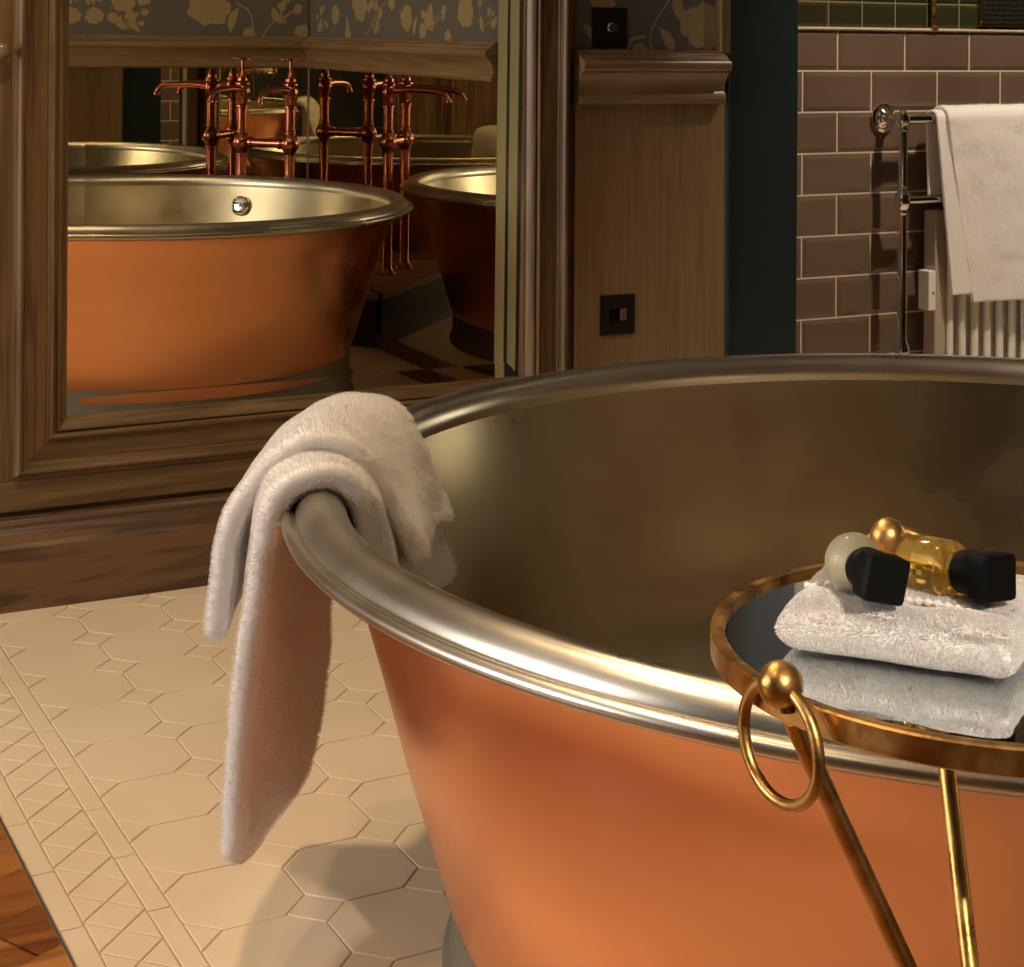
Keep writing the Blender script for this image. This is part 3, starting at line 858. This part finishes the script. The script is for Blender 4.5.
c0 = Vector((taps.location.x, taps.location.y, 0))
a_, b_ = A_-c0, B_-c0; zz = Vector((0,0,.646-.18)); dd = (b_-a_)
tube(bm, [a_+zz+dd*.12, a_+zz+dd*.5, b_+zz-dd*.12], .0155, 18)
for t_ in (.20, .80): 
    c_ = a_+zz+dd*t_; tube(bm, [c_-dd*.03, c_+dd*.03], .0195, 18)
obj('crossbar', bm, M['tapcopper'], taps, smooth=True, sharp=50)

# ------------------------------------------------------------------ bath towel over the rim
towel = thing('bath_towel', 'white towel folded over the left end of the copper bath rim', 'towel', (TC.x-.74, TC.y+.3, .55))
def sweep(name, th0, th1, secA, secB, thick, nth=40, npath=170, wob=None, lump=.0):
    """soft folded strip: (radial, z) centre lines at th0 and th1 around the bath centre, rounded on every edge"""
    A = [(v.x, v.y) for v in smooth_line([(a, b, 0) for a, b in secA], npath)]
    B = [(v.x, v.y) for v in smooth_line([(a, b, 0) for a, b in secB], npath)]
    T = thick/2; nc = 10
    # loop of (u, extra tangential, offset along the normal)
    loop = [(i/nth, 0, 1) for i in range(nth+1)] + [(1, math.sin(PI*k/nc), math.cos(PI*k/nc)) for k in range(1, nc)] + \
           [(1-i/nth, 0, -1) for i in range(nth+1)] + [(0, -math.sin(PI*k/nc), -math.cos(PI*k/nc)) for k in range(1, nc)]
    ln = sum(math.dist(A[j], A[j+1]) for j in range(npath-1))
    def pt(u, j, et, on):
        def P_(j_):
            r = A[j_][0]*(1-u)+B[j_][0]*u; z = A[j_][1]*(1-u)+B[j_][1]*u
            if wob:
                dr, dz = wob(u, j_/(npath-1))[:2]; r += dr; z += dz
            return Vector((r, z))
        p = P_(j); t = (P_(min(j+1, npath-1)) - P_(max(j-1, 0))).normalized(); n_ = Vector((t.y, -t.x))
        e_ = min(j, npath-1-j)/(npath-1)*ln
        k = math.sqrt(max(0, 1-(1-min(1, e_/T))**2)) if e_ < T else 1
        th_ = math.radians(th0 + (th1-th0)*u)
        q = p + n_*(on*T*max(k, .02))
        x = q.x*math.cos(th_); y = q.x*math.sin(th_)
        dr_ = math.copysign(1, th1-th0)
        x += -math.sin(th_)*dr_*et*T*k; y += math.cos(th_)*dr_*et*T*k
        v = Vector((TC.x + x, TC.y + y, q.y))
        if lump:
            w_ = mnoise.noise(v*9)*lump + mnoise.noise(v*30)*lump*.35
            v += Vector((math.cos(th_)*n_.x, math.sin(th_)*n_.x, n_.y))*w_
        return v - towel.location
    bm = bmesh.new()
    R = [[bm.verts.new(pt(u, j, et, on)) for (u, et, on) in loop] for j in range(npath)]
    m_ = len(loop)
    for j in range(npath-1):
        for k in range(m_):
            bm.faces.new((R[j][k], R[j][(k+1) % m_], R[j+1][(k+1) % m_], R[j+1][k]))
    bm.faces.new(R[0]); bm.faces.new(R[-1])
    bmesh.ops.recalc_face_normals(bm, faces=bm.faces)
    return raw(name, bm, [M['terry']], towel)

# lower strip: long tail outside, arch over the rim, short tail inside
tailA = [(.832, .140), (.830, .24), (.822, .34), (.812, .43), (.804, .500), (.793, .536), (.770, .556), (.745, .5605), (.721, .555), (.702, .535), (.692, .50), (.682, .46), (.668, .39)]
tailB = [(.806, .165), (.802, .25), (.800, .34), (.800, .43), (.801, .500), (.792, .536), (.770, .555), (.745, .5595), (.721, .554), (.700, .533), (.684, .49), (.664, .44), (.632, .37)]
def wob1(u, v):
    w_ = max(0, 1 - v/.45)
    dz = .10*max(0, (u-.62)/.38)**2.2*max(0, 1-v*7) + .02*max(0, (.2-u)/.2)**2*max(0, 1-v*12)
    return (-.030*w_*math.sin(PI*u)*.8 + .002*math.sin(v*14+u*5), dz, 0)
o = sweep('lower_fold', 160.5, 138.0, tailA, tailB, .0265, nth=56, wob=wob1, lump=.006)
pile(o, 110000, .0042, .0003, seed=2)
# upper strip: shorter, flares away outside, lies down the inside
farA = [(.860, .366), (.850, .43), (.840, .485), (.816, .530), (.793, .563), (.768, .581), (.742, .585), (.714, .577), (.692, .553), (.672, .51), (.655, .475), (.642, .445)]
farB = [(.868, .372), (.852, .43), (.832, .48), (.812, .525), (.793, .558), (.768, .577), (.742, .582), (.714, .571), (.692, .543), (.670, .503), (.656, .475), (.641, .443)]
def wob2(u, v): return (.002*math.sin(v*11+u*4), -.012*max(0, (u-.7)/.3)**2, 0)
o = sweep('upper_fold', 155.5, 137.0, farA, farB, .0235, nth=44, wob=wob2, lump=.006)
pile(o, 80000, .0042, .0003, seed=3)

# ------------------------------------------------------------------ side table
TX = Vector((.627, .6835, 0)); TR = .1457; ZT = .700
tab = thing('side_table', 'round gold side table with mirrored top and ring handles', 'table', TX)
bm = bmesh.new(); lathe(bm, [(.0, ZT-.007), (TR-.0075, ZT-.007), (TR-.0075, ZT-.0032), (.0, ZT-.0032)], 128, cap=False)
obj('mirror_top', bm, M['tabletop'], tab, smooth=True, sharp=30)
bm = bmesh.new(); lathe(bm, [(TR-.0075, ZT-.0095), (TR-.0075, ZT-.0012), (TR-.0062, ZT), (TR-.001, ZT), (TR, ZT-.001), (TR, ZT-.0125), (TR-.001, ZT-.0135), (TR-.0062, ZT-.0135), (TR-.0075, ZT-.0095)], 128, cap=False)
lathe(bm, [(0, ZT-.0095), (TR-.006, ZT-.0095), (TR-.006, ZT-.0075), (0, ZT-.0075)], 96, cap=False, matidx=1)
obj('edge_band', bm, [M['gold'], M['plate']], tab, smooth=True, sharp=40)
rightv = Vector((math.cos(.46852), -math.sin(.46852), 0)); fwd = Vector((math.sin(.46852), math.cos(.46852), 0))
for k, th_ in enumerate((187.5, 72.0, 306.0)):
    a = math.radians(th_); e = Vector((math.cos(a), math.sin(a), 0))
    la = math.radians((187.5, 64.0, 306.0)[k]); el = Vector((math.cos(la), math.sin(la), 0))
    c_ = e*(TR+.004) + Vector((0, 0, ZT + (.006 if k == 0 else .011)))
    bm = bmesh.new()
    n_ = 16
    lathe(bm, [(0, -.0108)] + [(.0108*math.cos(-PI/2+PI*j/n_), .0108*math.sin(-PI/2+PI*j/n_)) for j in range(1, n_)] + [(0, .0108)], 28, origin=c_, axis=(0,0,1), cap=False)
    lathe(bm, [(0, -.013), (.0045, -.013), (.0045, -.004), (0, -.004)], 14, origin=c_ - e*.003, cap=False)
    bo = obj('ball', bm, M['gold'], tab, smooth=True, sharp=60)
    # ring
    if k == 0: u_ = (rightv*.50 - fwd*.866)
    elif k == 1: u_ = (rightv*.95 - fwd*.30)
    else: u_ = Vector((-e.y, e.x, 0))
    rc = c_ + Vector((0, 0, -.0275)) + (Vector((0,0,0)) if k == 0 else e*.004)
    if k == 1: rc = c_ + rightv*.008 + Vector((0,0,-.0262)) + fwd*.006
    bm = bmesh.new()
    pts = [rc + u_*.0275*math.cos(2*PI*j/64) + Vector((0,0,1))*.0275*math.sin(2*PI*j/64) for j in range(64)]
    tube(bm, pts, .0030, 14, closed=True)
    obj('ring', bm, M['gold'], bo, smooth=True)
    # leg from under the edge across to the far side
    foot = la + math.radians((172, 181, 176)[k])
    bm = bmesh.new()
    p0 = el*(TR-.004) + Vector((0,0,ZT-.012)); p1 = Vector((math.cos(foot), math.sin(foot), 0))*.225
    tube(bm, [p0, p0*.5+p1*.5, p1], .0050, 16)
    lathe(bm, [(0,0),(.009,0),(.0095,.003),(.006,.010),(0,.011)], 16, origin=p1 + Vector((0,0,-.0)), cap=False)
    obj('leg', bm, M['gold'], tab, smooth=True, sharp=50)

# face cloth: folded, soft cushion-like slab with fringe
fc = thing('face_cloth', 'small folded white face cloth on the mirrored table top', 'cloth', (.575, .705, ZT))
E1 = Vector((.0670, -.0905, 0)).normalized(); E2 = Vector((-E1.y, E1.x, 0))
orig = Vector((.5165, .7215, 0)) - Vector((fc.location.x, fc.location.y, 0))
LX, LY, HH = .116, .100, .0215
def slab(z0_, z1_, ox, oy, lx, ly, nx=150, ny=130, seed=0.0, dip=.0):
    bm = bmesh.new(); G = {}
    def pt(u, v, s):
        # s: -1 bottom 1 top ; superellipse edge rounding
        ex_ = min(u, 1-u)*lx; ey = min(v, 1-v)*ly
        rr = .0095
        fx = math.sqrt(max(0, 1-(1-min(1, ex_/rr))**2)); fy = math.sqrt(max(0, 1-(1-min(1, ey/rr))**2))
        h = fx*fy
        zc_ = (z0_+z1_)/2
        hh = (z1_-z0_)/2
        z = zc_ + s*hh*h
        w1 = mnoise.noise(Vector((u*3+seed, v*3, 1.3)))*.0035; w2 = mnoise.noise(Vector((u*3, v*3+seed, 7.7)))*.0035
        x = ox + u*lx + (w1 if s else w1) ; y = oy + v*ly + w2
        if s > 0:
            z += mnoise.noise(Vector((u*4.2+seed, v*4.2, 3)))*.0035*h
            # woven band near one edge dips
            if dip and .16 < v < .30: z -= .0016*math.sin((v-.16)/.14*PI)
        return orig + E1*x + E2*y + Vector((0,0,z))
    top = [[bm.verts.new(pt(i/nx, j/ny, 1)) for j in range(ny+1)] for i in range(nx+1)]
    bot = [[top[i][j] if i in (0, nx) or j in (0, ny) else bm.verts.new(pt(i/nx, j/ny, -1)) for j in range(ny+1)] for i in range(nx+1)]
    for i in range(nx):
        for j in range(ny):
            f = bm.faces.new((top[i][j], top[i+1][j], top[i+1][j+1], top[i][j+1]))
            if dip and .17 < j/ny < .29: f.material_index = 1
            bm.faces.new((bot[i][j], bot[i][j+1], bot[i+1][j+1], bot[i+1][j]))
    return bm
def terrify(o, st, sz, sub=1):
    ss = o.modifiers.new('sub', 'SUBSURF'); ss.levels = sub; ss.render_levels = sub
    tx = bpy.data.textures.new(o.name+'_pile', 'CLOUDS'); tx.noise_scale = sz; tx.noise_depth = 1
    d = o.modifiers.new('pile', 'DISPLACE'); d.texture = tx; d.strength = st; d.mid_level = .5; d.texture_coords = 'LOCAL'
o = raw('lower_layer', slab(.0012, .0185, 0, 0, LX, LY, seed=1.0), [M['terry'], M['terry_band']], fc); terrify(o, .0008, .0020, 0); pile(o, 70000, .0025, .00022)
o = raw('upper_layer', slab(.0150, .0232, .005, .008, LX-.008, LY-.012, seed=4.0, dip=1), [M['terry'], M['terry_band']], fc); terrify(o, .0008, .0020, 0); pile(o, 70000, .0025, .00022)
# corded edge between pile and woven band
bm = bmesh.new()
pts = []
for k in range(90):
    t_ = k/89; x = .006 + t_*(LX-.012); y = .030 + .006*math.sin(t_*5) 
    pts.append(orig + E1*x + E2*y + Vector((0,0,.0235 + .0012*math.sin(t_*11))))
tube(bm, pts, [.0016 + .0007*math.sin(k*1.4) for k in range(90)], 10)
obj('corded_edge', bm, M['terry_band'], fc, smooth=True)

# toiletry bottles lying on the cloth
def bottle(name, label, capc, axis, body_len, liquid, roll):
    ax = Vector(axis).normalized()
    t = thing(name, label, 'bottle', capc)
    xx_ = Vector((0,0,1)).cross(ax).normalized(); yy_ = ax.cross(xx_)
    q = Matrix((xx_, yy_, ax)).transposed().to_4x4() @ Matrix.Rotation(roll, 4, 'Z')
    def put(bm): bmesh.ops.transform(bm, matrix=q, verts=bm.verts)
    # local z runs from base to the cap face; origin at the cap centre
    bm = bmesh.new()
    nseg = 24; R_ = .0145; zb = -.012-body_len
    prof = [(0, zb), (R_*.6, zb), (R_*.88, zb+.0022), (R_, zb+.007), (R_, -.012-.010), (R_*.93, -.012-.005), (R_*.66, -.0125), (.0062, -.0115), (.0062, -.009), (0, -.009)]
    lathe(bm, [(p.x, p.y) for p in smooth_line([(a, b, 0) for a, b in prof[:9]], 40)] , 40, cap=False); put(bm)
    obj('glass', bm, M['glass'], t, smooth=True, sharp=60)
    bm = bmesh.new()
    lq = [(0, zb+.003), (R_*.75, zb+.003), (R_*.86, zb+.008), (R_*.86, -.012-.011), (R_*.6, -.0155), (0, -.0155)]
    lathe(bm, lq, 40, cap=False); put(bm)
    obj('contents', bm, liquid, t, smooth=True, sharp=60)
    # cap: round at the neck, square at the end
    bm = bmesh.new(); n = 48; rings = []
    for z, r_, sq in ((-.0118, .0098, 0), (-.0112, .0107, 0), (-.004, .0114, .12), (.000, .0119, .8), (.0015, .0122, 1), (.0125, .0122, 1), (.0135, .0115, 1)):
        rg = []
        for k in range(n):
            a = 2*PI*k/n; cx2, sx2 = math.cos(a), math.sin(a)
            e_ = 1/max(abs(cx2), abs(sx2)); e_ = min(e_, 1.34)
            rr2 = r_*((1-sq) + sq*e_*.93)
            rg.append(bm.verts.new((rr2*cx2, rr2*sx2, z)))
        rings.append(rg)
    for A, B in zip(rings, rings[1:]):
        for k in range(n): bm.faces.new((A[k], A[(k+1) % n], B[(k+1) % n], B[k]))
    bm.faces.new(rings[0]); bm.faces.new(rings[-1]); put(bm)
    obj('cap', bm, M['black'], t, smooth=True, sharp=35)
    return t
zb_ = ZT + .0225 + .0150
toc = -fwd
bottle('lotion_bottle', 'small glass bottle of milky lotion with black square cap on the cloth', (.5545, .690, zb_+.003), rightv*.26 + toc*.95 + Vector((0,0,.02)), .021, M['milk'], -.22)
bottle('gel_bottle', 'small glass bottle of amber gel with black square cap on the cloth', (.604, .669, zb_+.002), rightv*.58 + toc*.80 + Vector((0,0,.10)), .036, M['amber'], -.10)

# ------------------------------------------------------------------ lights
def lamp(kind, name, loc, energy, color, **kw):
    d = bpy.data.lights.new(name, kind); d.energy = energy; d.color = color
    for k, v in kw.items(): setattr(d, k, v)
    o = bpy.data.objects.new(name, d); o.location = loc; link(o); return o
def aim(o, tgt):
    o.rotation_euler = (Vector(tgt)-Vector(o.location)).to_track_quat('-Z', 'Y').to_euler()
WARM = (1.0, .72, .44)
def downlight(x, y, e, r=.045, col=WARM, spot=1.9, tgt=None):
    t = thing('ceiling_light', 'unseen round recessed ceiling light', 'light', (x, y, ZC), 'recessed ceiling lights')
    bm = bmesh.new(); lathe(bm, [(r, -.001), (r+.015, -.001), (r+.015, -.006), (r, -.006)], 32, cap=False); obj('bezel', bm, M['white'], t)
    bm = bmesh.new(); lathe(bm, [(0, -.003), (r, -.003), (r, -.0005), (0, -.0005)], 32, cap=False)
    m = bpy.data.materials.get('lamp_glow')
    if not m:
        m = mat('lamp_glow', (1, .8, .6)); b = nodes(m)[2]; b.inputs['Emission Color'].default_value = (1, .78, .5, 1); b.inputs['Emission Strength'].default_value = 18
    obj('lens', bm, m, t)
    l = lamp('SPOT', 'spot', (x, y, ZC-.02), e, col, spot_size=spot, spot_blend=.7, shadow_soft_size=r)
    if tgt: aim(l, tgt)
    return l
downlight(-.25, 1.6, 42, spot=1.5)
downlight(.42, 2.0, 105, spot=1.9)
downlight(.10, -1.75, 480, col=(1.0, .86, .70), spot=.15, tgt=(.60, .68, .70))  # added narrow beam that brightens only the table and its cloth
downlight(-.6, .8, 20)
downlight(1.15, 2.75, 60, spot=1.1, tgt=(1.75, .8, .85))  # added lamp to brighten the back corner and the bath interior
downlight(3.05, 2.5, 170, col=(1.0, .82, .62), spot=1.35, tgt=(3.2, 3.5, .75))
downlight(2.27, 2.70, 70, col=(1.0, .9, .8), spot=.75, tgt=(2.28, 3.24, 1.72))  # added lamp on the upper jamb, so the tabletop reflects it brighter
# daylight through the left window
w = lamp('AREA', 'window_daylight', (-2.62, 2.32, 1.35), 85, (1.0, .95, .90), shape='RECTANGLE', size=1.7, size_y=1.5)
w.rotation_euler = (0, -PI/2, 0)

wd = bpy.data.worlds.new('World'); S.world = wd; wd.use_nodes = True
bg = wd.node_tree.nodes['Background']; bg.inputs['Color'].default_value = (.85, .85, .9, 1); bg.inputs['Strength'].default_value = .3

# ------------------------------------------------------------------ camera
cd = bpy.data.cameras.new('camera'); cam = bpy.data.objects.new('camera', cd); link(cam)
cd.sensor_fit = 'HORIZONTAL'; cd.sensor_width = 36; cd.lens = 1731.6*36/1024
cd.shift_y = -(483.5-52.8)/1024; cd.clip_start = .02
cam.matrix_world = Matrix.Translation((0, 0, 1)) @ Matrix.Rotation(-.46852, 4, 'Z') @ Matrix.Rotation(PI/2, 4, 'X') @ Matrix.Rotation(.0062779, 4, 'Z')
S.camera = cam

S.view_settings.view_transform = 'Standard'; S.view_settings.look = 'None'; S.view_settings.gamma = 1
S.view_settings.use_curve_mapping = False; S.view_settings.exposure = 0
cy = S.cycles
cy.use_denoising = True; cy.max_bounces = 14; cy.glossy_bounces = 10; cy.diffuse_bounces = 4; cy.transmission_bounces = 8
cy.sample_clamp_indirect = 6; cy.caustics_reflective = True; cy.blur_glossy = .3
